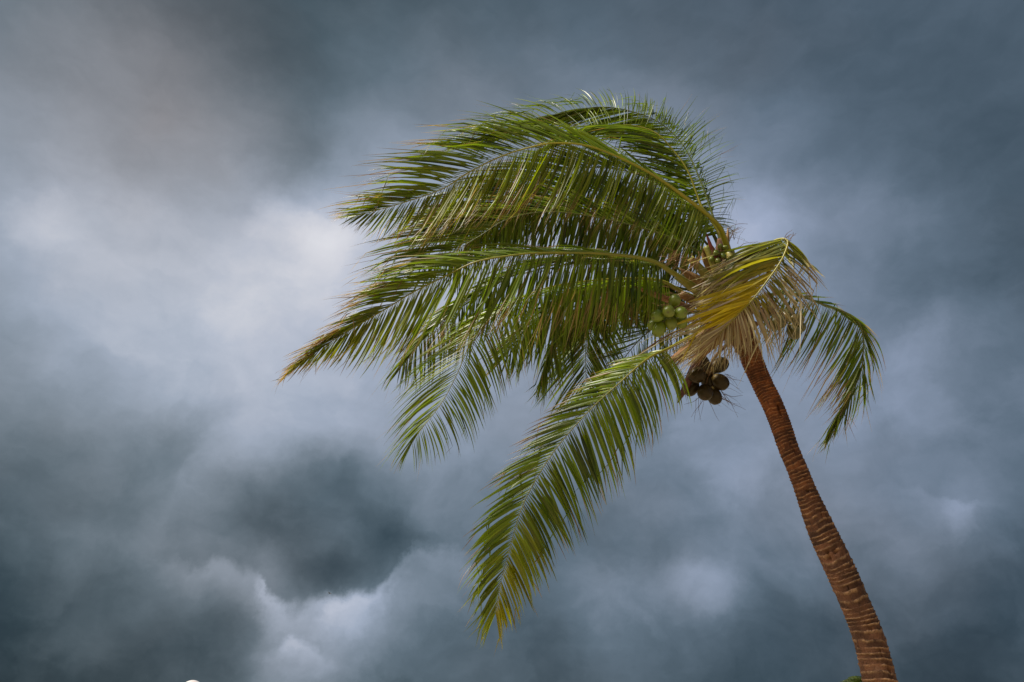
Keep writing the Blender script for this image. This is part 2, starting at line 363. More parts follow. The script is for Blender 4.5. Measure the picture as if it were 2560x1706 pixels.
# ------------------------------------------------------------------ the coconut palm
TR = [(1842, 808, 8.80, 25), (1866, 860, 8.75, 26), (1882, 905, 8.70, 26.5), (1905, 959, 8.65, 25.5), (1932, 1014, 8.57, 25.5), (1953, 1068, 8.50, 25), (1972, 1123, 8.42, 24.5),
      (1995, 1177, 8.34, 25), (2016, 1232, 8.27, 27), (2038, 1287, 8.20, 31.5), (2061, 1341, 8.12, 34.5), (2087, 1396, 8.04, 35.5), (2112, 1450, 7.96, 36), (2136, 1505, 7.88, 36),
      (2159, 1560, 7.80, 37), (2177, 1614, 7.72, 38.5), (2191, 1669, 7.65, 40), (2200, 1706, 7.60, 41)]
tr3 = [np.append(P(x, y, d), r * d / FPX) for x, y, d, r in TR]
dv = unit((tr3[-1] - tr3[-3])[:3]); p0 = tr3[-1]
for zz, rr in ((1.5, 0.170), (0.8, 0.185), (0.35, 0.205), (0.1, 0.25), (-0.12, 0.30)):
    k = (p0[2] - zz) / -dv[2]
    tr3.append(np.append(p0[:3] + dv * k * (1 - 0.10 * (2.1 - zz) / 2.1), rr))
    tr3[-1][2] = zz
BASE = np.array((tr3[-1][0], tr3[-1][1], 0.0))
palm = empty('palm_tree', BASE)
tag(palm, 'leaning coconut palm with wind-blown green fronds and coconut bunches', 'palm tree')

def build_trunk():
    c = catmull(np.array(tr3), 1500)
    n = len(c); seg = 80
    pts = c[:, :3]; rad = c[:, 3]
    T = np.gradient(pts, axis=0); T /= np.linalg.norm(T, axis=1)[:, None]
    s = np.concatenate([[0], np.cumsum(np.linalg.norm(np.diff(pts, axis=0), axis=1))])
    vis = s / 3.75
    # leaf scars: closer together near the crown
    period = np.interp(s, [0, 1.2, 2.0, 3.2, 6], [0.030, 0.034, 0.046, 0.060, 0.062])
    ph0 = np.concatenate([[0], np.cumsum(np.diff(s) / period[:-1])])
    side = unit(np.cross(T[0], UP)); V = np.zeros((n, seg, 3)); A = np.zeros((n, seg, 4))
    toc = unit(CAM - pts[n // 3])
    dents = [(1.05, 0.45, 0.07, 0.10, 0.05), (1.00, 0.60, 0.03, 0.12, 0.04), (2.62, -0.35, 0.055, 0.13, 0.05), (2.58, 0.25, 0.022, 0.16, 0.035), (2.55, -0.28, 0.02, 0.12, 0.03), (1.93, 0.2, 0.015, 0.2, 0.03),
             (3.34, 0.2, 0.06, 0.035, 0.03), (3.36, 0.36, 0.05, 0.04, 0.035), (3.70, 0.75, 0.035, 0.10, 0.03), (3.72, 0.85, 0.03, 0.08, 0.035), (2.86, -0.2, 0.05, 0.02, 0.02), (2.95, 0.0, 0.05, 0.02, 0.02)]
    rr = random.Random(4)
    for k in range(46):
        dents.append((rr.uniform(0.3, 3.9), rr.uniform(-1.5, 1.5), rr.uniform(0.012, 0.05), rr.uniform(0.012, 0.05), rr.uniform(0.006, 0.02)))
    dn = np.array(dents)
    th = np.arange(seg) * 2 * math.pi / seg
    for i in range(n):
        side = unit(side - T[i] * np.dot(side, T[i])); fr = np.cross(side, T[i])
        # angle measured from the side that faces the camera
        f2 = unit(toc - T[i] * np.dot(toc, T[i])); s2 = np.cross(T[i], f2)
        for k in range(seg):
            a = th[k]; ca, sa = math.cos(a), math.sin(a)
            dirv = ca * f2 + sa * s2
            q = (ca * 1.2, sa * 1.2, s[i] * 2.0)
            ph = ph0[i] + 1.1 * noise.noise((s[i] * 5.3, 2.2, 0.7)) + 0.30 * noise.noise(q) + 0.34 * math.sin(a + s[i] * 1.7) + 0.10 * noise.noise((ca * 4, sa * 4, s[i] * 9))
            fl = ph - math.floor(ph); idx = math.floor(ph)
            own = 0.5 + 0.5 * noise.noise((idx * 3.7, 0.4 + ca, sa))
            pat = max(0.0, min(1.0, 0.75 + 1.5 * noise.noise((ca * 2.1 + idx * 1.7, sa * 2.1, idx * 0.37 + 3)) + 0.5 * noise.noise((ca * 7, sa * 7, s[i] * 12))))
            lip = math.exp(-((fl - 0.14) / (0.11 + 0.11 * own)) ** 2) * (0.25 + 0.9 * own) * pat
            rg = rad[i] * (1 + 0.035 * noise.noise((ca * 0.9, sa * 0.9, s[i] * 1.3 + 5)))
            rg += 0.0075 * lip * (0.75 + 0.5 * vis[i]) - 0.004 * fl + 0.0050 * noise.noise((ca * 9, sa * 9, s[i] * 16)) + 0.002 * noise.noise((ca * 22, sa * 22, s[i] * 50))
            da = a if a <= math.pi else a - 2 * math.pi
            rg -= float(np.sum(dn[:, 4] * np.exp(-((s[i] - dn[:, 0]) / dn[:, 2]) ** 2 - ((da + dn[:, 1]) / dn[:, 3]) ** 2)))
            V[i, k] = pts[i] + rg * dirv
            A[i, k] = (min(1, lip), max(0, min(1, 1 - vis[i])), 0.5 + 0.5 * noise.noise((idx * 5.1, ca * 0.8, sa * 0.8 + 7)), 1)
    Fc = []
    for i in range(n - 1):
        for k in range(seg):
            k2 = (k + 1) % seg
            Fc.append((i * seg + k, (i + 1) * seg + k, (i + 1) * seg + k2, i * seg + k2))
    Fc.append(tuple(range(seg))); Fc.append(tuple((n - 1) * seg + k for k in range(seg - 1, -1, -1)))
    mesh_obj('trunk', V.reshape(-1, 3), Fc, M['bark'], palm, BASE, attrs={'bark': A.reshape(-1, 4)})
build_trunk()

# fronds -----------------------------------------------------------------------
WIDTH, SPACE = 0.56, 0.46
NS = 9
SS = np.linspace(0, 1, NS)
WPROF = np.interp(SS, [0, .1, .25, .42, .58, .72, .86, 1], [0.20, 0.58, 0.95, 1.0, 0.86, 0.64, 0.36, 0.04])
def leaflet(base, ctrl, tip, w, along, twist, fold, rnd, dry, yel, rnd2, kink=None, droop=0.0):
    """one folded blade: margin, midrib, margin at each station"""
    pts = ((1 - SS) ** 2)[:, None] * base + (2 * SS * (1 - SS))[:, None] * ctrl + (SS ** 2)[:, None] * tip
    if kink is not None:
        ks, kv = kink
        i0 = max(2, int(ks * (NS - 1))); ln = np.linalg.norm(tip - base) / (NS - 1)
        for i in range(i0 + 1, NS): pts[i] = pts[i - 1] + kv * ln * (1 + 0.15 * (i - i0)) * 0.95
    T = np.gradient(pts, axis=0); T /= np.linalg.norm(T, axis=1)[:, None] + 1e-9
    V = []; C = []; C2 = []
    for i in range(NS):
        a = along - T[i] * np.dot(along, T[i]); a = unit(a); nrm = np.cross(T[i], a)
        ang = twist[0] + twist[1] * SS[i]
        wd = math.cos(ang) * a + math.sin(ang) * nrm; nn = np.cross(T[i], wd)
        ww = w * WPROF[i] * 0.5
        if dry > 0 and SS[i] > 1.05 - dry: ww *= 0.62
        V.append(pts[i] - wd * ww - nn * ww * fold); V.append(pts[i]); V.append(pts[i] + wd * ww - nn * ww * fold)
        for q in (0, 1, 0):
            C.append((SS[i], dry, yel, rnd)); C2.append((q, rnd2, 0, 1))
    Fc = []
    for i in range(NS - 1):
        a = i * 3; b = a + 3
        Fc.append((a, a + 1, b + 1, b)); Fc.append((a + 1, a + 2, b + 2, b + 1))
    return V, Fc, C, C2

ALL = []            # every leaflet: (frond, score, front, verts, faces, c, c2)
FRONDS = []
def frond(pts, sides, width=0.042, spacing=0.040, t0=0.16, mat='leaf', rmat='rachis', rad=(0.040, 0.020, 0.012, 0.003), front=False, seed=1, label=None, droprate=0.03, jit=1.0, t1=1.0, fresh=0.0):
    width *= WIDTH; spacing *= SPACE
    r = random.Random(seed)
    pd = catmull(np.array(pts, float) * np.array((1, 1, 100.0)), 90); pd[:, 2] /= 100.0
    R3 = np.array([P(*q) for q in pd])
    seglen = np.concatenate([[0], np.cumsum(np.linalg.norm(np.diff(R3, axis=0), axis=1))]); Ltot = seglen[-1]; tt = seglen / Ltot
    radii = np.interp(tt, [0, 0.13, 0.4, 1.0], rad)
    V, Fc = tube(R3, radii, 8, 0.8)
    fo = mesh_obj('frond', V, Fc, M[rmat], palm, BASE)
    if label: fo['label'] = label
    fi = len(FRONDS); FRONDS.append((fo, mat))
    tang = np.gradient(R3, axis=0); tang /= np.linalg.norm(tang, axis=1)[:, None]
    n = int(Ltot * (t1 - t0) / spacing)
    for si, sd_ in enumerate(sides):
        K = np.array(sd_['k'], float); thin = sd_.get('drop', 0.0); kink = sd_.get('kink'); tw = sd_.get('tw', 0.0); ws = sd_.get('w', 1.0)
        for j in range(n):
            if r.random() < droprate + thin: continue
            t = t0 + (t1 - t0) * (j + 0.5 + r.uniform(-0.25, 0.25)) / n
            b = np.array([np.interp(t, tt, pd[:, q]) for q in range(3)])
            dx, dy, dd, bow, dry, yel = [np.interp(t, K[:, 0], K[:, q]) for q in range(1, 7)]
            nz = noise.noise((t * 26, seed * 3.3, si * 7.7)); nz2 = noise.noise((t * 60, seed * 1.3, si * 5.1)); nz3 = noise.noise((t * 14, seed * 2.1 + 9, si * 3.9))
            ang = math.radians((3.6 * nz + 3.0 * nz2 + r.gauss(0, 2.8)) * jit)
            sca = 1 + 0.16 * nz3 * jit + r.gauss(0, 0.10) * jit
            if r.random() < 0.08 * jit: sca *= r.uniform(0.45, 0.8)
            ca, sa = math.cos(ang), math.sin(ang)
            dx, dy = (dx * ca - dy * sa) * sca, (dx * sa + dy * ca) * sca
            dd = dd + (0.10 * nz + r.gauss(0, 0.05)) * jit
            ln = math.hypot(dx, dy); px, py = dy / (ln + 1e-6), -dx / (ln + 1e-6)
            bw = bow + r.gauss(0, 0.045) * jit + 0.04 * nz2
            cx, cy = 0.5 * dx + px * bw * ln, 0.5 * dy + py * bw * ln
            base = P(*b); tip = P(b[0] + dx, b[1] + dy, b[2] + dd); ctrl = P(b[0] + cx, b[1] + cy, b[2] + 0.35 * dd)
            al = np.array([np.interp(t, tt, tang[:, q]) for q in range(3)])
            kk = None
            if kink and r.random() < kink[0]:
                kd = P(b[0] + kink[1] + r.gauss(0, 18), b[1] + kink[2] + r.gauss(0, 14), b[2] + r.gauss(0, 0.1)) - base
                kk = (r.uniform(kink[3], kink[4]), unit(kd) * r.uniform(0.7, 1.25))
            elif r.random() < 0.20 * jit:
                kd = P(b[0] - 40 + r.gauss(0, 15), b[1] + 60, b[2]) - base
                kk = (r.uniform(0.62, 0.86), unit(kd) * r.uniform(0.5, 0.9))
            edge = min(1.0, 0.55 + 3.0 * (1 - t))
            w = width * ws * r.uniform(0.75, 1.15) * edge
            dr = max(0.0, dry * 1.5 + 0.08 + r.gauss(0, 0.12)) if dry > 0 else max(0, r.gauss(-0.03, 0.10))
            if r.random() < 0.07 * jit: dr += r.uniform(0.15, 0.5)
            v, f, c, c2 = leaflet(base, ctrl, tip, w, al, (tw + r.gauss(0, 0.50), r.gauss(0, 0.6)), r.uniform(0.2, 0.55),
                                  min(1, max(0, 0.45 + fresh + 0.35 * nz3 + r.gauss(0, 0.26))), dr, max(0, min(1, yel + r.gauss(0, 0.07))), r.random(), kk)
            if r.random() < 0.35 * jit:                                   # split, frayed end
                bs = r.uniform(.5, .75); q0 = (1 - bs) ** 2 * base + 2 * bs * (1 - bs) * ctrl + bs * bs * tip
                t2 = tip + np.array((r.gauss(-.03, .05), r.gauss(0, .05), r.gauss(-.05, .05))); c2_ = 0.5 * (q0 + t2) + np.array((r.gauss(0, .02), 0, .02))
                v2, f2, cc2, cd2 = leaflet(q0, c2_, t2, w * r.uniform(.2, .45), al, (r.gauss(0, 1), r.gauss(0, 1)), .3, r.random(), dr + r.uniform(0, .9), yel, r.random())
                o2 = len(v); v = v + v2; f = f + [tuple(i + o2 for i in q) for q in f2]; c = c + cc2; c2 = c2 + cd2
            ALL.append((fi, ln * w / b[2], front, v, f, c, c2))
    return fo

# A: the long bright arch over the top
frond([(1822, 700, 8.70), (1822, 637, 8.62), (1809, 592, 8.55), (1790, 557, 8.45), (1717, 497, 8.25), (1621, 431, 8.05), (1493, 372, 7.90), (1400, 358, 7.85), (1328, 368, 7.85), (1249, 393, 7.90), (1169, 433, 8.00), (1105, 473, 8.10), (993, 512, 8.25), (890, 540, 8.4)],
      [dict(k=[(.15, -70, -40, .35, -.05, .0, .05), (.3, -150, -85, .35, -.04, 0, .08), (.45, -215, -100, .3, -.05, .05, .08), (.6, -230, -50, .25, -.10, .12, .08), (.75, -240, -10, .2, -.12, .18, .1), (.9, -150, 12, .12, -.08, .25, .15), (1, -60, 12, 0, 0, .25, .1)], kink=(.25, -120, 8, .55, .8)),
       dict(k=[(.15, -35, 120, -.15, .05, .02, .12), (.3, -62, 155, -.25, .05, .14, .2), (.45, -80, 190, -.25, .06, .2, .18), (.6, -95, 195, -.2, .06, .22, .26), (.75, -88, 172, -.15, .05, .2, .36), (.88, -62, 95, -.1, .03, .15, .2), (1, -45, 25, 0, 0, .2, .1)])],
      rmat='rachis_gold', rad=(.045, .026, .0105, .0035), front=True, seed=11, fresh=0.15, width=.040, spacing=.036, label='long bright green frond arching over the top with a yellow midrib')
# B: arch behind A, windward leaflets fanned out to the right with snapped tips
frond([(1830, 690, 8.80), (1818, 620, 8.80), (1785, 560, 8.85), (1755, 519, 8.90), (1742, 487, 8.95), (1726, 442, 9.0), (1707, 407, 9.05), (1685, 379, 9.1), (1653, 343, 9.15), (1621, 324, 9.2), (1573, 313, 9.25), (1529, 316, 9.25), (1470, 330, 9.25), (1400, 352, 9.2)],
      [dict(k=[(.2, 62, 20, .25, .12, 0, 0), (.28, 112, -26, .3, .14, 0, 0), (.36, 126, -56, .3, .12, 0, 0), (.46, 112, -82, .3, .08, 0, 0), (.56, 82, -100, .3, 0, 0, 0), (.66, 40, -96, .3, -.10, 0, 0), (.8, -30, -70, .3, -.18, 0, 0), (1, -70, -15, .2, -.1, 0, 0)], drop=.30, kink=(.7, -22, 75, .6, .9), w=.40),
       dict(k=[(.2, -60, 20, .1, -.05, 0, .05), (.35, -140, -45, .1, -.05, 0, .05), (.5, -185, -40, .1, -.06, 0, .05), (.65, -195, 10, 0, -.08, 0, .05), (.8, -160, 55, 0, -.08, .03, .05), (1, -90, 40, 0, 0, .05, .1)])],
      rad=(.045, .024, .0105, .0035), seed=12, fresh=0.12, width=.046, spacing=.034, droprate=.02, label='upright arching frond with thin leaflets bent back by the wind')
# C: ridge of the crown, behind B
frond([(1822, 680, 8.95), (1800, 600, 9.1), (1762, 480, 9.3), (1712, 370, 9.5), (1650, 308, 9.6), (1575, 278, 9.6), (1500, 268, 9.6), (1420, 280, 9.55), (1340, 300, 9.5), (1250, 328, 9.45), (1170, 352, 9.4)],
      [dict(k=[(.2, 10, -30, .3, .05, 0, 0), (.4, 25, -50, .3, 0, 0, 0), (.55, 0, -52, .35, -.15, 0, 0), (.7, -70, -36, .35, -.25, 0, 0), (.85, -110, -12, .3, -.22, .03, 0), (1, -90, 8, .2, -.1, .1, 0)], kink=(.6, -110, 14, .35, .7), w=.6, drop=.3),
       dict(k=[(.2, -60, 20, .1, 0, 0, 0), (.4, -150, 10, 0, -.05, 0, .03), (.6, -170, 60, 0, -.05, 0, .05), (.8, -150, 70, 0, -.05, .03, .05), (1, -80, 30, 0, 0, .05, .05)])],
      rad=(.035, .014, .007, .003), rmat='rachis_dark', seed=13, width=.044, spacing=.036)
# A2: below and behind A
frond([(1815, 690, 9.15), (1785, 590, 9.15), (1700, 490, 9.15), (1580, 432, 9.15), (1450, 420, 9.15), (1330, 448, 9.1), (1220, 505, 9.1), (1120, 560, 9.1), (1040, 600, 9.1)],
      [dict(k=[(.15, -90, -70, .3, -.05, 0, .05), (.4, -170, -80, .3, -.08, .05, .05), (.65, -200, 5, .2, -.1, .1, .05), (.85, -170, 20, .1, -.08, .15, .08), (1, -80, 20, 0, 0, .2, .1)]),
       dict(k=[(.15, -30, 120, .1, .05, .05, .03), (.4, -70, 165, .1, .05, .15, .05), (.65, -85, 165, 0, .05, .2, .08), (.85, -65, 110, 0, .03, .2, .1), (1, -45, 40, 0, 0, .2, .1)])],
      rad=(.04, .016, .007, .003), rmat='rachis_dark', seed=14, width=.045, spacing=.038)
# A3: dark fill between the two arches
frond([(1815, 705, 9.0), (1775, 620, 9.1), (1690, 540, 9.2), (1580, 490, 9.3), (1460, 478, 9.3), (1350, 495, 9.3), (1260, 540, 9.25), (1180, 600, 9.2)],
      [dict(k=[(.15, -90, -60, .3, -.05, 0, .0), (.5, -170, -60, .3, -.08, .05, .02), (.8, -180, 10, .1, -.08, .1, .03), (1, -80, 30, 0, 0, .2, .05)]),
       dict(k=[(.15, -25, 130, .1, .05, .05, 0), (.4, -55, 175, .1, .05, .1, .02), (.7, -70, 170, 0, .05, .12, .03), (1, -45, 60, 0, 0, .2, .05)], w=1.2)],
      rad=(.04, .016, .007, .003), rmat='rachis_dark', seed=28, width=.050, spacing=.038)
# D: sweeps left behind A, tips over the bright cloud
frond([(1812, 715, 8.85), (1760, 640, 8.85), (1650, 585, 8.85), (1500, 545, 8.80), (1370, 530, 8.75), (1270, 548, 8.70), (1200, 590, 8.65), (1130, 632, 8.6), (1050, 672, 8.55)],
      [dict(k=[(.15, -110, -80, .2, -.05, .1, .05), (.4, -190, -85, .2, -.08, .15, .05), (.6, -280, 25, .15, -.09, .12, .08), (.8, -275, 40, .1, -.09, .10, .08), (.92, -225, 50, .05, -.07, .10, .1), (1, -150, 50, 0, -.05, .1, .1)], w=1.12, kink=(.2, -90, 50, .6, .85)),
       dict(k=[(.15, -25, 110, .1, .05, .08, .03), (.4, -45, 150, .1, .05, .1, .03), (.65, -15, 140, .05, .04, .05, .03), (.85, -10, 125, 0, .03, .03, .05), (1, -40, 60, 0, 0, .1, .1)])],
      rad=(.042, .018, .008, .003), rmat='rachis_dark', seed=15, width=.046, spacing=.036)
# E: long low frond, horizontal rachis drooping to the far left tip
frond([(1800, 752, 8.65), (1729, 712, 8.35), (1678, 680, 8.15), (1640, 657, 8.02), (1599, 645, 7.92), (1535, 637, 7.80), (1471, 633, 7.70), (1343, 633, 7.60), (1264, 641, 7.60), (1187, 656, 7.62), (1111, 692, 7.68), (1034, 730, 7.75), (977, 765, 7.82), (920, 799, 7.9), (843, 845, 8.0), (766, 895, 8.1), (715, 940, 8.15)],
      [dict(k=[(.16, -90, -10, .35, -.05, .1, .05), (.35, -170, -5, .35, -.08, .1, .05), (.5, -210, 10, .3, -.1, .15, .08), (.62, -215, 30, .25, -.1, .2, .1), (.75, -175, 58, .15, -.08, .3, .12), (.88, -110, 62, .1, -.05, .35, .15), (1, -30, 25, 0, 0, .45, .2)]),
       dict(k=[(.16, -8, 110, -.15, .04, .08, .03), (.25, -10, 165, -.25, .03, .2, .03), (.33, -28, 195, -.25, .03, .25, .05), (.45, -100, 225, -.2, .05, .2, .05), (.56, -108, 225, -.15, .05, .12, .10), (.7, -92, 180, -.1, .04, .10, .25), (.82, -72, 112, -.05, .03, .13, .3), (.92, -52, 58, 0, .02, .25, .3), (1, -25, 20, 0, 0, .45, .2)])],
      rad=(.045, .030, .0115, .0035), front=True, seed=16, fresh=0.08, width=.042, spacing=.036, t0=.185, label='longest frond with horizontal green midrib and browned tip drooping low')
# D2: under E, its tip hanging clear below E's
frond([(1808, 735, 8.85), (1740, 690, 8.85), (1620, 650, 8.9), (1480, 640, 8.9), (1360, 660, 8.85), (1250, 705, 8.8), (1150, 765, 8.75), (1070, 835, 8.7), (1005, 905, 8.65)],
      [dict(k=[(.15, -110, 10, .2, -.05, .05, .03), (.4, -190, 30, .2, -.06, .1, .03), (.7, -150, 85, .1, -.06, .10, .06), (.9, -95, 100, 0, -.05, .08, .06), (1, -55, 85, 0, 0, .08, .06)]),
       dict(k=[(.15, -15, 130, .1, .04, .08, .02), (.4, -55, 185, .1, .04, .1, .03), (.7, -25, 165, .05, .04, .06, .03), (.9, 0, 130, 0, .05, .05, .04), (1, -20, 85, 0, 0, .08, .05)])],
      rad=(.04, .018, .008, .003), rmat='rachis_dark', seed=17, width=.044, spacing=.040)
# D3: dark leaflets between E and the hanging ones
frond([(1805, 745, 9.0), (1720, 725, 9.1), (1610, 705, 9.2), (1500, 715, 9.2), (1410, 750, 9.2), (1330, 810, 9.1), (1270, 880, 9.05)],
      [dict(k=[(.15, -100, 25, .2, -.05, 0, 0), (.5, -165, 60, .2, -.06, .05, .02), (.8, -130, 105, .1, -.06, .06, .03), (1, -60, 80, 0, 0, .1, .05)]),
       dict(k=[(.15, -5, 120, .1, .03, .03, 0), (.5, -40, 165, .1, .03, .05, 0), (.8, -20, 140, .05, .03, .05, .02), (1, -20, 80, 0, 0, .1, .05)])],
      rad=(.04, .018, .008, .003), rmat='rachis_dark', seed=18, width=.058, spacing=.038)
# F: short hanging frond at the left, feather outline against the sky
frond([(1800, 768, 8.75), (1715, 735, 8.60), (1640, 700, 8.55), (1500, 700, 8.5), (1360, 722, 8.4), (1255, 775, 8.3), (1184, 845, 8.2), (1142, 937, 8.1), (1103, 1009, 8.05), (1050, 1078, 8.0), (1030, 1108, 8.0)],
      [dict(k=[(.16, -60, 20, .2, 0, 0, 0), (.4, -150, 60, .2, -.05, .05, .05), (.6, -200, 105, .15, -.06, .06, .1), (.72, -195, 140, .1, -.08, .04, .12), (.82, -165, 140, .05, -.09, .03, .08), (.92, -115, 125, 0, -.10, .03, .05), (1, -32, 80, 0, -.05, .03, .1)], w=.85),
       dict(k=[(.16, 0, 100, .1, .03, .05, 0), (.4, -30, 175, .1, .04, .1, .02), (.55, 30, 175, .1, .05, .05, .03), (.68, 62, 170, .05, .09, .04, .05), (.8, 70, 140, 0, .10, .04, .08), (.9, 48, 115, 0, .10, .04, .1), (1, 0, 78, 0, .05, .04, .15)], w=1.0)],
      rad=(.042, .022, .008, .003), seed=19, fresh=0.25, width=.036, spacing=.048, jit=.6, front=True, label='feathery green frond hanging with its tip free against the clouds')
# G: dark hanging frond in the middle, seen end on
frond([(1800, 770, 8.95), (1700, 735, 9.2), (1580, 722, 9.4), (1510, 740, 9.5), (1478, 790, 9.5), (1466, 850, 9.45), (1464, 920, 9.4), (1468, 985, 9.35)],
      [dict(k=[(.16, -60, 60, .1, 0, 0, 0), (.45, -120, 110, .1, -.04, 0, 0), (.7, -125, 150, 0, -.05, 0, 0), (.9, -85, 130, 0, -.05, .03, 0), (1, -25, 60, 0, 0, .05, 0)]),
       dict(k=[(.16, 10, 90, .1, 0, 0, 0), (.45, 60, 130, .1, .05, 0, 0), (.7, 78, 145, 0, .05, 0, 0), (.9, 62, 120, 0, .05, 0, 0), (1, 10, 60, 0, 0, .05, 0)], w=1.1)],
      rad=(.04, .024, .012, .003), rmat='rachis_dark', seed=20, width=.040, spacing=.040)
# G2: hanging beside G
frond([(1803, 765, 8.9), (1690, 738, 9.0), (1560, 725, 9.05), (1455, 760, 9.05), (1400, 820, 9.0), (1370, 890, 8.95), (1352, 950, 8.9)],
      [dict(k=[(.16, -60, 50, .1, 0, .03, 0), (.5, -85, 120, .1, -.05, .05, 0), (.8, -35, 140, 0, -.05, .05, 0), (1, -15, 70, 0, 0, .08, 0)]),
       dict(k=[(.16, 0, 90, .1, 0, .03, 0), (.5, 5, 150, .1, .04, .05, 0), (.8, 22, 135, 0, .06, .05, 0), (1, 0, 70, 0, 0, .08, 0)])],
      rad=(.04, .024, .012, .003), rmat='rachis_dark', seed=21, width=.042, spacing=.042)
# L: ragged dark frond behind the green coconuts
frond([(1815, 790, 8.95), (1750, 780, 9.1), (1680, 795, 9.2), (1615, 835, 9.25), (1565, 890, 9.25), (1535, 940, 9.25)],
      [dict(k=[(.1, -80, -10, .1, 0, .1, 0), (.4, -150, 15, .1, 0, .12, 0), (.75, -115, 45, 0, 0, .2, 0), (1, -60, 55, 0, 0, .3, 0)], w=.7),
       dict(k=[(.1, -5, 90, .1, .03, .1, 0), (.4, -15, 150, .1, .04, .1, 0), (.75, 5, 140, 0, .05, .1, 0), (1, 5, 90, 0, 0, .2, 0)], w=.8)],
      rad=(.04, .024, .012, .003), rmat='rachis_dark', seed=22, width=.036, spacing=.050, droprate=.12, t0=.1)
# H: the big frond hanging down in front, seen from below
frond([(1838, 822, 8.75), (1752, 832, 8.45), (1672, 871, 8.15), (1615, 900, 8.0), (1536, 969, 7.85), (1481, 1019, 7.75), (1421, 1084, 7.66), (1375, 1143, 7.6), (1330, 1217, 7.55), (1297, 1290, 7.5), (1274, 1373, 7.48), (1252, 1456, 7.48), (1239, 1536, 7.5)],
      [dict(k=[(.2, -60, 15, .2, 0, .15, .1), (.28, -105, 22, .2, -.03, .15, .1), (.4, -150, 38, .2, -.05, .14, .08), (.5, -160, 58, .15, -.06, .15, .05), (.62, -152, 75, .1, -.07, .14, .05), (.72, -146, 96, .05, -.07, .10, .05), (.81, -128, 112, 0, -.09, .05, .12), (.9, -92, 120, 0, -.08, .05, .18), (1, -30, 88, 0, -.04, .08, .3)], kink=(.22, -10, 90, .6, .8)),
       dict(k=[(.2, 42, 90, .1, .12, .1, .08), (.28, 58, 150, .1, .12, .1, .1), (.4, 62, 185, .05, .08, .08, .08), (.5, 70, 208, .05, .05, .06, .05), (.62, 84, 205, 0, .05, .05, .06), (.72, 90, 172, 0, .06, .05, .1), (.81, 70, 152, 0, .08, .05, .25), (.9, 46, 124, 0, .08, .05, .55), (1, 12, 84, 0, .03, .05, .9)], w=1.1)],
      rad=(.042, .026, .0075, .0025), seed=23, fresh=0.2, width=.050, spacing=.046, front=True, t0=.25, jit=.7, label='big green frond hanging low with a yellowed tip')
# H2: withered tangle along the petiole of H
frond([(1832, 815, 8.9), (1740, 812, 8.8), (1650, 850, 8.7), (1580, 905, 8.6), (1510, 985, 8.5), (1450, 1040, 8.4)],
      [dict(k=[(.15, -30, 30, .1, 0, .4, .1), (.5, -60, 45, .1, 0, .35, .1), (1, -70, 45, 0, 0, .4, .1)], w=.6),
       dict(k=[(.15, 10, 60, .1, .05, .3, .1), (.5, 30, 100, .1, .1, .2, .1), (1, 40, 110, 0, .1, .2, .1)], w=.6)],
      rad=(.03, .02, .01, .003), rmat='rachis_brown', seed=24, width=.036, spacing=.055, droprate=.2)
# I: the snapped yellow frond folded over in front of the crown
frond([(1835, 740, 8.55), (1858, 690, 8.45), (1890, 640, 8.32), (1930, 606, 8.2), (1958, 597, 8.10), (1970, 606, 8.04), (1962, 634, 8.0), (1947, 662, 7.98), (1917, 704, 7.95), (1878, 753, 7.93), (1829, 803, 7.93), (1796, 838, 7.95)],
      [dict(k=[(.2, -70, 60, .2, .0, .12, .05), (.3, -150, 85, .2, .0, .2, .05), (.4, -225, 100, .12, -.03, .25, .08), (.5, -238, 108, .12, -.03, .24, .12), (.58, -228, 98, .08, -.02, .26, .5), (.68, -212, 92, .05, -.01, .22, .85), (.78, -210, 90, .02, -.02, .24, 1.0), (.85, -190, 88, 0, -.02, .45, .95), (.95, -130, 90, 0, -.03, .8, .6), (1, -60, 60, 0, 0, .9, .5)], w=1.0, kink=(.35, -60, 55, .55, .85)),
       dict(k=[(.2, -60, 70, .2, 0, .3, .05), (.34, 30, 80, .3, .0, .3, .05), (.4, 70, 85, .25, .05, .3, .05), (.46, 108, 112, .15, .06, .40, .08), (.52, 108, 122, .12, .07, .5, .12), (.58, 112, 124, .08, .08, .55, .2), (.68, 100, 142, .05, .09, .55, .3), (.78, 62, 150, .04, .08, .6, .4), (.88, 12, 118, .05, .02, .75, .5), (1, -25, 80, 0, 0, .9, .5)], w=.9, kink=(.4, -5, 60, .5, .85))],
      mat='leaf_yellow', rmat='rachis_gold', rad=(.040, .026, .0115, .004), seed=25, width=.068, spacing=.028, jit=1.4, front=True, t0=.22, label='snapped yellowing frond folded over in front of the crown with withered pale tips')
# I2: withered strands under the snapped frond
frond([(1850, 720, 8.6), (1905, 650, 8.45), (1940, 625, 8.35), (1930, 665, 8.25), (1890, 720, 8.15), (1850, 775, 8.12), (1810, 820, 8.1), (1780, 850, 8.1)],
      [dict(k=[(.3, -150, 80, .1, 0, .75, .4), (.6, -190, 105, .1, .03, .85, .4), (.8, -170, 125, 0, .03, .95, .3), (1, -90, 110, 0, 0, 1, .3)], w=.55, kink=(.4, -60, 40, .5, .8)),
       dict(k=[(.3, 60, 120, .1, .05, .8, .3), (.6, 55, 150, .1, .05, .9, .3), (.8, 0, 130, 0, 0, .95, .3), (1, -40, 90, 0, 0, 1, .3)], w=.55, kink=(.4, -20, 60, .5, .8))],
      mat='leaf_yellow', rmat='rachis_brown', rad=(.03, .022, .012, .004), seed=26, width=.046, spacing=.036, t0=.38, label='withered tan strands below the snapped frond')
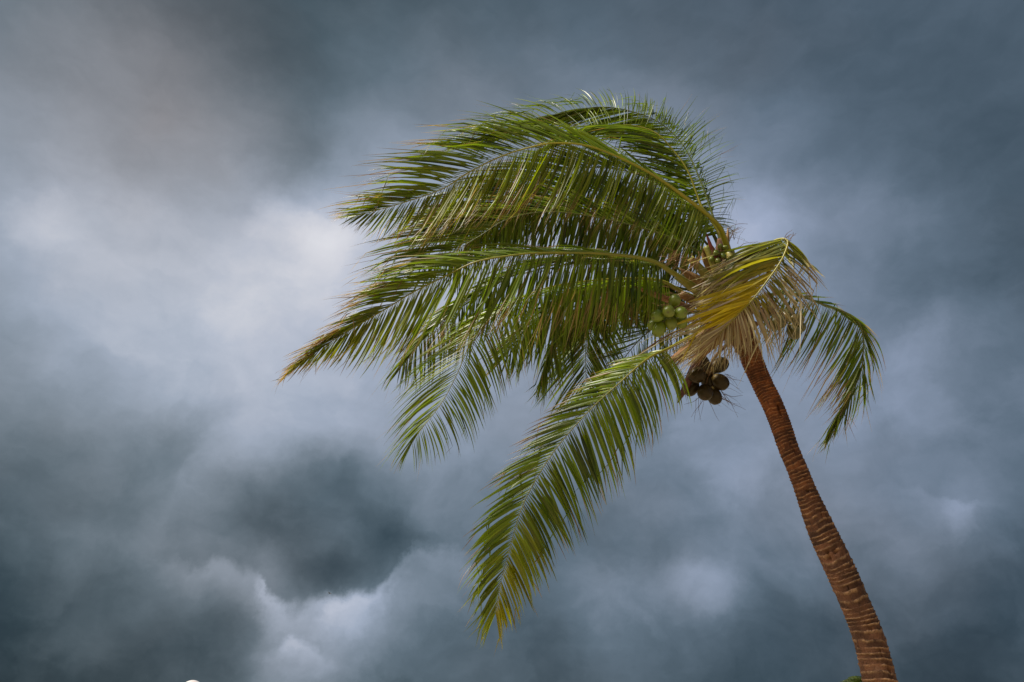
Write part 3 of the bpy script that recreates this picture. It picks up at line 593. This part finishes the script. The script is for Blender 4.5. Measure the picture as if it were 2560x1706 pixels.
# J: frond hanging on the lee side, right of the trunk
frond([(1840, 790, 8.85), (1900, 745, 9.0), (1980, 735, 9.15), (2058, 762, 9.25), (2110, 780, 9.3), (2146, 806, 9.35), (2158, 845, 9.35), (2158, 884, 9.3), (2154, 922, 9.28), (2139, 964, 9.25), (2116, 1002, 9.22), (2089, 1044, 9.2), (2068, 1082, 9.2)],
      [dict(k=[(.15, -30, 90, -.1, 0, .1, .03), (.35, -82, 178, -.15, .05, .2, .06), (.5, -100, 190, -.15, .06, .22, .08), (.62, -95, 158, -.1, .06, .25, .08), (.75, -72, 130, -.05, .06, .22, .05), (.88, -48, 105, 0, .05, .1, 0), (1, -8, 40, 0, 0, .1, 0)]),
       dict(k=[(.15, 20, -20, .2, 0, .15, .03), (.35, 75, 8, .2, 0, .15, .03), (.48, 78, 70, .2, .10, .25, .02), (.55, 58, 128, .2, .12, .25, .02), (.65, 14, 145, .1, .10, .25, .03), (.8, -18, 118, .1, .06, .15, .03), (.9, -25, 85, 0, .04, .1, 0), (1, -5, 38, 0, 0, .1, 0)], w=.85, drop=.2, kink=(.3, 10, 70, .5, .8))],
      rad=(.042, .026, .012, .003), rmat='rachis_dark', seed=27, width=.048, spacing=.042, jit=1.2, label='dark green frond hanging on the lee side beyond the trunk')

# every leaflet that shows large is its own piece; the rest of each frond is one mass
order = sorted((i for i in range(len(ALL)) if ALL[i][2]), key=lambda i: -ALL[i][1])[:300]
single = set(order)
bags = {}
for i, (fi, sc_, fr, v, f, c, c2) in enumerate(ALL):
    fo, mat = FRONDS[fi]
    if i in single:
        mesh_obj('leaflet', v, f, M[mat], fo, BASE, attrs={'leaf': c, 'leaf2': c2})
    else:
        b = bags.setdefault(fi, (Bag(), []))
        b[0].add(v, f, c); b[1].extend(c2)
for fi, (b, c2) in bags.items():
    fo, mat = FRONDS[fi]
    o = mesh_obj('leaflets', b.v, b.f, M[mat], fo, BASE, attrs={'leaf': b.c, 'leaf2': c2}); o['kind'] = 'stuff'
print('leaflets', len(ALL))

# crown heart ------------------------------------------------------------------
def lumpy_tube(name, pts, mat, amp, seg=28, n=40, label=None, seed=0):
    c = catmull([np.append(P(x, y, d), r) for x, y, d, r in pts], n)
    V, Fc = tube(c[:, :3], c[:, 3], seg)
    V = np.array(V)
    for i in range(n):
        for k in range(seg):
            p = V[i * seg + k]; q = c[i, :3]
            a = amp * (noise.noise(tuple(p * 9 + seed)) + 0.6 * noise.noise(tuple(p * 26 + seed)))
            V[i * seg + k] = q + (p - q) * (1 + a)
    o = mesh_obj(name, V, Fc, mat, palm, BASE)
    if label: o['label'] = label
    return o
lumpy_tube('crown_base', [(1868, 872, 8.75, .115), (1855, 840, 8.76, .135), (1842, 810, 8.78, .165), (1828, 775, 8.80, .185), (1818, 735, 8.80, .17), (1812, 690, 8.80, .13), (1806, 640, 8.80, .085), (1800, 596, 8.80, .03)], M['fibre_dark'], .22, label='dark fibrous heart of the crown')
def plate(name, base, tip, width, bulge, mat, bend=(0, 0, 0), twist=0.0, n=14, m=9, ragged=0.0, seed=1, thick=0.006, blunt=0.0):
    """a curved, pointed sheath or spathe: a trough that narrows to its tip"""
    b = P(*base); t = P(*tip); ax = unit(t - b); L_ = np.linalg.norm(t - b)
    toc = unit(CAM - b); sdv = unit(np.cross(ax, toc)); nr = np.cross(sdv, ax)
    if twist: sdv, nr = math.cos(twist) * sdv + math.sin(twist) * nr, -math.sin(twist) * sdv + math.cos(twist) * nr
    r = random.Random(seed); V = []; Fc = []
    for lay in (0, 1):
        for i in range(n):
            s = i / (n - 1); w = width * (0.75 + 0.5 * s) * (1 - s ** 2.2) ** 0.8 if not blunt else width * (1 - (1 - blunt) * s)
            for j in range(m):
                u = 2 * j / (m - 1) - 1
                p = b + ax * L_ * s + sdv * w * 0.5 * u + nr * (bulge * (1 - u * u) * (1 - 0.6 * s) + math.sin(s * math.pi) * bulge * 0.6)
                p = p + np.array(bend) * s * s - nr * thick * lay
                if ragged: p = p + ax * ragged * s * s * noise.noise((u * 3.1, seed * 2.3, 1.7)) * L_ + nr * 0.4 * ragged * s * noise.noise((u * 2, s * 3, seed)) * L_
                V.append(p)
    o = n * m
    for i in range(n - 1):
        for j in range(m - 1):
            a = i * m + j
            Fc.append((a, a + 1, a + m + 1, a + m)); Fc.append((o + a, o + a + m, o + a + m + 1, o + a + 1))
        a = i * m; Fc.append((a, a + m, o + a + m, o + a)); a = i * m + m - 1; Fc.append((a + m, a, o + a, o + a + m))
    for j in range(m - 1):
        Fc.append((j + 1, j, o + j, o + j + 1)); a = (n - 1) * m + j; Fc.append((a, a + 1, o + a + 1, o + a))
    return mesh_obj(name, V, Fc, mat, palm, BASE)
# broad tan sheaths and green petiole bases
plate('fibre_sheath', (1785, 735, 8.60), (1700, 672, 8.50), .15, .05, M['sheath'], ragged=.18, seed=3)
plate('fibre_sheath', (1790, 690, 8.62), (1752, 618, 8.55), .14, .05, M['sheath'], ragged=.25, seed=4)
plate('fibre_sheath', (1800, 690, 8.62), (1776, 612, 8.60), .12, .04, M['sheath'], ragged=.25, seed=5)
plate('petiole_base', (1808, 735, 8.52), (1725, 645, 8.42), .13, .05, M['sheath_green'], seed=6, blunt=.55)
plate('petiole_base', (1790, 760, 8.52), (1690, 690, 8.3), .14, .05, M['sheath_green'], seed=7, blunt=.5)
plate('petiole_base', (1800, 700, 8.52), (1765, 615, 8.5), .10, .05, M['sheath_green'], seed=8, blunt=.6)
plate('petiole_base', (1838, 700, 8.55), (1826, 628, 8.58), .14, .04, M['sheath_green'], seed=9, blunt=.6)
plate('petiole_base', (1790, 785, 8.48), (1700, 735, 8.35), .12, .04, M['fibre'], seed=10, blunt=.6)
plate('dry_spathe', (1735, 775, 8.6), (1580, 715, 8.55), .085, .03, M['rachis_brown'], seed=11)
plate('dry_spathe', (1808, 690, 8.5), (1764, 580, 8.5), .06, .03, M['spathe_red'], twist=.5, seed=12)
plate('dry_spathe', (1818, 640, 8.62), (1820, 568, 8.62), .045, .02, M['sheath'], seed=13)
s1 = plate('dry_spathe', (1752, 880, 8.52), (1694, 1008, 8.50), .115, .045, M['spathe'], bend=(-.0, 0, 0), twist=.35, seed=14); s1['label'] = 'dark red pointed spathe beside the lowest coconuts'
plate('fibre_sheath', (1800, 815, 8.45), (1672, 912, 8.35), .20, .05, M['fibre'], ragged=.3, seed=15, blunt=.45)
plate('fibre_sheath', (1815, 825, 8.45), (1735, 905, 8.4), .15, .05, M['fibre'], ragged=.35, seed=16, blunt=.5)
plate('fibre_sheath', (1880, 800, 8.5), (1842, 870, 8.52), .17, .05, M['fibre_dark'], ragged=.3, seed=17, blunt=.6)
plate('fibre_sheath', (1845, 790, 8.45), (1900, 760, 8.5), .15, .05, M['fibre_dark'], ragged=.3, seed=18, blunt=.6)
plate('fibre_sheath', (1830, 800, 8.42), (1868, 868, 8.55), .16, .04, M['fibre'], ragged=.3, seed=19, blunt=.5)

# loose threads of fibre and dried flower sprays
def threads(name, specs, mat, seed, rad=0.0022):
    r = random.Random(seed); B = Bag()
    for (x, y, d, n, dx, dy, ln, spread) in specs:
        for _ in range(n):
            a = math.atan2(dy, dx) + r.gauss(0, spread); l = ln * r.uniform(0.5, 1.25)
            x0, y0 = x + r.gauss(0, 9), y + r.gauss(0, 9); d0 = d + r.gauss(0, 0.06)
            pts = [P(x0, y0, d0)]
            for q in range(1, 5):
                a += r.gauss(0, 0.22)
                x0 += math.cos(a) * l / 4; y0 += math.sin(a) * l / 4 + 0.6 * q; pts.append(P(x0, y0, d0 + r.gauss(0, .012) * q))
            c = catmull(pts, 9)
            v, f = tube(c, np.linspace(rad, rad * 0.35, 9) * r.uniform(.7, 1.6), 4); B.add(v, f)
    o = mesh_obj(name, B.v, B.f, mat, palm, BASE); o['kind'] = 'stuff'; return o
threads('fibre_threads', [(1700, 640, 8.4, 25, -1, .35, 60, .45), (1740, 650, 8.4, 22, -.7, .7, 60, .7), (1790, 640, 8.45, 14, .2, -1, 45, .7), (1770, 720, 8.35, 25, -.6, .6, 70, .7), (1700, 745, 8.4, 11, -1, -.1, 60, .3),
         (1830, 850, 8.45, 22, -.3, 1, 60, .5), (1870, 850, 8.5, 14, .1, 1, 50, .5), (1760, 860, 8.4, 22, -.8, .7, 70, .4), (1690, 900, 8.38, 12, -.8, .6, 45, .35)], M['fibre'], 31, .0028)
threads('dried_flower_spray', [(1832, 640, 8.75, 9, .75, -.6, 70, .45), (1815, 600, 8.7, 14, .5, -1, 50, .4), (1800, 980, 8.62, 11, .8, .5, 60, .35), (1760, 990, 8.6, 8, -.1, 1, 55, .4), (1815, 940, 8.62, 7, 1, .35, 50, .35), (1710, 940, 8.55, 5, -.8, .6, 50, .4),
         (1925, 800, 8.75, 6, -.4, .9, 70, .5), (1965, 850, 8.8, 6, .1, 1, 45, .4), (1965, 600, 8.05, 9, .6, -.7, 28, .9)], M['stalk'], 32, .0026)

# coconuts ---------------------------------------------------------------------
def coconut_mesh(name):
    bm = bmesh.new(); bmesh.ops.create_uvsphere(bm, u_segments=24, v_segments=16, radius=1.0)
    me = bpy.data.meshes.new(name); cols = []
    for v in bm.verts:
        z = v.co.z; a = math.atan2(v.co.y, v.co.x)
        tri = 1 + 0.035 * math.cos(3 * a) * (1 - z * z)                # the three soft ridges of the husk
        rr = tri * (1 - 0.07 * z) * (1.0 if z < 0.86 else 1.0)
        v.co.x *= rr; v.co.y *= rr; v.co.z = z * 1.12 + (0.05 if z < -0.95 else 0)
        if z > 0.9: v.co.z += 0.05
        cols.append((0.5 + 0.5 * z, 0.5 - 0.5 * z, 0, 1))
    # calyx: a small lobed cap round the stalk
    bm.to_mesh(me); bm.free()
    at = me.attributes.new('nut', 'FLOAT_COLOR', 'POINT'); at.data.foreach_set('color', np.array(cols, dtype=np.float32).ravel())
    me.polygons.foreach_set('use_smooth', [True] * len(me.polygons)); return me
NUT = {}
for k in ('nut_green', 'nut_ripe_shaded', 'nut_olive'):
    NUT[k] = coconut_mesh('coconut_' + k[4:]); NUT[k].materials.append(M[k])
def bunch(root, nuts, kind, label, seed, mid):
    r = random.Random(seed); B = Bag()
    c = catmull([P(*q) for q in (root,) + tuple(mid)], 16)
    v, f = tube(c, np.linspace(.024, .012, 16), 7); B.add(v, f)
    end = c[-1]; places = []
    for (x, y, d, rp) in nuts:
        p = P(x, y, d); rad = rp * d / FPX
        top = unit(end - p) if np.linalg.norm(end - p) > rad * 1.2 else unit(np.array((r.gauss(0, .3), r.gauss(0, .3), 1)))
        top = unit(top + 0.35 * np.array((0, 0, 1)) + 0.15 * np.array((r.gauss(0, 1), r.gauss(0, 1), 0)))
        a = p + top * rad * 1.0; near = c[max(6, 15 - r.randrange(0, 9))]
        cc = catmull([near, 0.5 * (near + a) + np.array((0, 0, .02)), a], 8)
        v, f = tube(cc, np.linspace(.006, .009, 8), 5); B.add(v, f)
        places.append((p, rad, top))
    bo = mesh_obj('coconut_bunch', B.v, B.f, M['stalk'], palm, BASE); bo['label'] = label
    for p, rad, top in places:
        o = bpy.data.objects.new('coconut', NUT[kind]); col.objects.link(o); o.parent = bo
        o.location = Vector(p - BASE); o.scale = (rad * r.uniform(.86, 1.02), rad * r.uniform(.86, 1.02), rad * r.uniform(.98, 1.2))
        q = Vector(top).to_track_quat('Z', 'Y'); o.rotation_mode = 'QUATERNION'
        from mathutils import Quaternion
        o.rotation_quaternion = q @ Quaternion((0, 0, 1), r.uniform(0, 6.28))
    return bo
bunch((1800, 775, 8.6), [(1686, 753, 7.86, 15.8), (1672, 779, 7.72, 15.8), (1702, 782, 7.76, 15.8), (1644, 790, 7.78, 16), (1677, 808, 7.82, 16.5), (1648, 823, 7.82, 19), (1633, 811, 7.92, 14), (1703, 806, 7.9, 15), (1664, 800, 7.95, 15)],
      'nut_green', 'bunch of bright green coconuts', 41, ((1745, 764, 8.25), (1700, 768, 8.0), (1674, 790, 7.92)))
bunch((1850, 840, 8.7), [(1797, 914, 8.62, 21), (1744, 938, 8.46, 22.5), (1801, 955, 8.55, 21), (1730, 971, 8.55, 18.5), (1763, 980, 8.42, 21.5), (1786, 990, 8.58, 18), (1757, 910, 8.62, 19), (1772, 950, 8.66, 20)],
      'nut_ripe_shaded', 'bunch of ripening coconuts hanging below the crown, its shade put into their colour', 42, ((1815, 865, 8.62), (1782, 900, 8.6), (1772, 940, 8.58)))
bunch((1850, 800, 8.8), [(1944, 806, 8.75, 22), (1968, 790, 8.92, 19), (1984, 830, 8.76, 18.5), (1992, 799, 8.86, 14), (1923, 776, 8.86, 15.5), (1998, 816, 8.9, 14), (1905, 790, 8.9, 14)],
      'nut_olive', 'olive coconut bunch behind the withered strands', 43, ((1890, 775, 8.8), (1930, 775, 8.82), (1960, 800, 8.84)))
bunch((1812, 690, 8.6), [(1790, 632, 8.45, 8), (1779, 648, 8.45, 7), (1795, 652, 8.42, 7.5), (1812, 620, 8.5, 7), (1808, 640, 8.45, 7), (1776, 632, 8.5, 6), (1800, 618, 8.5, 6.5), (1820, 655, 8.45, 7)],
      'nut_green', 'cluster of tiny young green coconuts near the top', 44, ((1806, 665, 8.52), (1800, 645, 8.5), (1797, 628, 8.5)))

# ------------------------------------------------------------------ far palm behind the trunk
def far_palm():
    top = P(2164, 1731, 42.0)
    base = np.array((top[0] + 0.9, top[1], 0.0))
    root = empty('palm_tree', base)
    tag(root, 'dark distant tree whose top peeks out beside the palm trunk', 'tree')
    c = catmull([np.append(base - np.array((0, 0, .1)), .26), np.append(base * .5 + top * .5 + np.array((.25, 0, 0)), .17), np.append(top, .12)], 40)
    V, Fc = tube(c[:, :3], c[:, 3] * (1 + 0.06 * np.sin(np.arange(40) * 2.2)), 14)
    mesh_obj('trunk', V, Fc, M['bark'], root, base, attrs={'bark': [(0.3, 0.2, .5, 1)] * len(V)})
    r = random.Random(91)
    for k in range(26):
        az = k * 2.4 + r.uniform(-.3, .3); el = r.uniform(-0.3, 1.25); Lf = r.uniform(1.5, 2.1)
        h = np.array((math.cos(az), math.sin(az), 0.0)); pts = [top]
        p = top.copy(); a = el
        for q in range(12):
            p = p + Lf / 12 * (math.cos(a) * h + math.sin(a) * np.array((0, 0, 1.0)) + np.array((-0.12, 0, 0)) * q / 12); a -= 0.13; pts.append(p.copy())
        pts = catmull(pts, 30)
        v, f = tube(pts, np.linspace(.022, .004, 30), 5)
        fo = mesh_obj('frond', v, f, M['rachis_dark'], root, base)
        B = Bag(); c2s = []
        tang = np.gradient(pts, axis=0); tang /= np.linalg.norm(tang, axis=1)[:, None]
        for i in range(4, 30):
            for sgn in (-1, 1):
                for h2 in (0, .5):
                    sdv = unit(np.cross(tang[i], (0, 0, 1.0))) * sgn; l = 0.55 * math.sin(math.pi * (0.12 + 0.80 * i / 30)) * r.uniform(.8, 1.15)
                    b0 = pts[i] + tang[i] * h2 * Lf / 30
                    tip = b0 + l * unit(sdv + 0.7 * tang[i] + np.array((-.25, 0, -0.55 + r.gauss(0, .15)))); ct = b0 + l * 0.5 * unit(sdv + .6 * tang[i])
                    vv, ff, cc, c2 = leaflet(b0, ct, tip, .045, tang[i], (r.gauss(0, .4), r.gauss(0, .4)), .3, r.random(), 0.05, .05, r.random())
                    B.add(vv, ff, cc); c2s.extend(c2)
        o = mesh_obj('leaflets', B.v, B.f, M['leaf_far'], fo, base, attrs={'leaf': B.c, 'leaf2': c2s}); o['kind'] = 'stuff'
far_palm()

# ------------------------------------------------------------------ lamp post whose globes just reach the frame
def lamp():
    g1 = P(478, 1732, 14.0); g2 = P(446, 1739, 14.35)
    base = np.array(((g1[0] + g2[0]) / 2, (g1[1] + g2[1]) / 2 + 0.05, 0.0))
    root = empty('lamp_post', base); tag(root, 'lamp post with white globes, only the globe tops showing below the clouds', 'lamp post')
    m, t, b = material('globe_white')
    b.inputs['Base Color'].default_value = (0.78, 0.76, 0.74, 1); b.inputs['Roughness'].default_value = 0.3
    n = noise_n(t, obj_coord(t), 3, 3, .5); t.links.new(mixc(t, n, (0.60, 0.59, 0.57), (0.42, 0.36, 0.35)), b.inputs['Base Color'])
    metal = simple('lamp_metal', (0.03, 0.035, 0.035), (0.05, 0.05, 0.05), 8, .5)
    zt = g1[2] - 0.42
    prof = [(0.0, .13), (.05, .13), (.10, .09), (.30, .07), (.34, .055), (zt - .05, .042), (zt, .055), (zt + .04, .03)]
    V = []; Fc = []
    for z, rr in prof:
        for k in range(14): V.append(base + np.array((rr * math.cos(k * math.tau / 14), rr * math.sin(k * math.tau / 14), z)))
    for i in range(len(prof) - 1):
        for k in range(14): Fc.append((i * 14 + k, i * 14 + (k + 1) % 14, (i + 1) * 14 + (k + 1) % 14, (i + 1) * 14 + k))
    Fc.append(tuple((len(prof) - 1) * 14 + k for k in range(14)))
    mesh_obj('post', V, Fc, metal, root, base)
    for g, rr in ((g1, .204), (g2, .204)):
        top = base + np.array((0, 0, zt - .06)); foot = g - np.array((0, 0, rr + .03))
        c = catmull([top, 0.5 * (top + foot) + np.array((0, 0, -.09)), foot - np.array((0, 0, .05)), foot + np.array((0, 0, .02))], 18)
        v, f = tube(c, [.018] * 18, 8); mesh_obj('arm', v, f, metal, root, base)
        V = []; Fc = []
        for z, r2 in ((-.035, .03), (-.02, .07), (.02, .085), (.035, .07)):
            for k in range(20): V.append(g - np.array((0, 0, rr)) + np.array((r2 * math.cos(k * math.tau / 20), r2 * math.sin(k * math.tau / 20), z)))
        for i in range(3):
            for k in range(20): Fc.append((i * 20 + k, i * 20 + (k + 1) % 20, (i + 1) * 20 + (k + 1) % 20, (i + 1) * 20 + k))
        mesh_obj('globe_collar', V, Fc, metal, root, base)
        bm = bmesh.new(); bmesh.ops.create_uvsphere(bm, u_segments=32, v_segments=20, radius=rr)
        vv = [np.array(v.co) + g for v in bm.verts]; ff = [tuple(v.index for v in f.verts) for f in bm.faces]; bm.free()
        mesh_obj('globe', vv, ff, m, root, base)
lamp()

# ------------------------------------------------------------------ a bird, a mere speck over the bright gap in the clouds
def bird():
    p = P(824, 1484, 60.0)
    V = []; Fc = []
    body = [(-.10, .004), (-.08, .018), (-.03, .026), (.03, .024), (.06, .014), (.075, .018), (.095, .012), (.115, .002)]
    for x, rr in body:
        for k in range(8): V.append((x, rr * math.cos(k * math.tau / 8), rr * math.sin(k * math.tau / 8) + (.01 if x > .05 else 0)))
    for i in range(len(body) - 1):
        for k in range(8): Fc.append((i * 8 + k, i * 8 + (k + 1) % 8, (i + 1) * 8 + (k + 1) % 8, (i + 1) * 8 + k))
    Fc.append(tuple(range(8))); Fc.append(tuple(len(V) - 8 + k for k in range(8)))
    for sgn in (-1, 1):
        o = len(V)
        for (y, z, x0, x1) in ((.015, .01, -.03, .045), (.07, .05, -.035, .05), (.13, .055, -.05, .02), (.18, .045, -.07, -.05)):
            V.append((x1, y * sgn, z)); V.append((x0, y * sgn, z - .004)); V.append((x0, y * sgn, z - .008)); V.append((x1, y * sgn, z - .010))
        for i in range(3):
            for k in range(4): Fc.append((o + i * 4 + k, o + i * 4 + (k + 1) % 4, o + i * 4 + 4 + (k + 1) % 4, o + i * 4 + 4 + k))
        Fc.append((o + 12, o + 13, o + 14, o + 15))
    o = len(V); V.extend([(-.08, -.012, 0), (-.08, .012, 0), (-.15, .03, 0), (-.15, -.03, 0), (-.08, -.012, -.006), (-.08, .012, -.006), (-.15, .03, -.003), (-.15, -.03, -.003)])
    for q in ((0, 1, 2, 3), (7, 6, 5, 4), (0, 4, 5, 1), (1, 5, 6, 2), (2, 6, 7, 3), (3, 7, 4, 0)): Fc.append(tuple(o + k for k in q))
    ob = mesh_obj('bird', V, Fc, simple('bird_dark', (.02, .02, .022), (.05, .045, .04), 20, .7))
    ob.location = Vector(p); ob.rotation_euler = (math.radians(30), math.radians(-20), math.radians(65))
    tag(ob, 'tiny dark bird gliding before the bright gap in the clouds', 'bird')
bird()
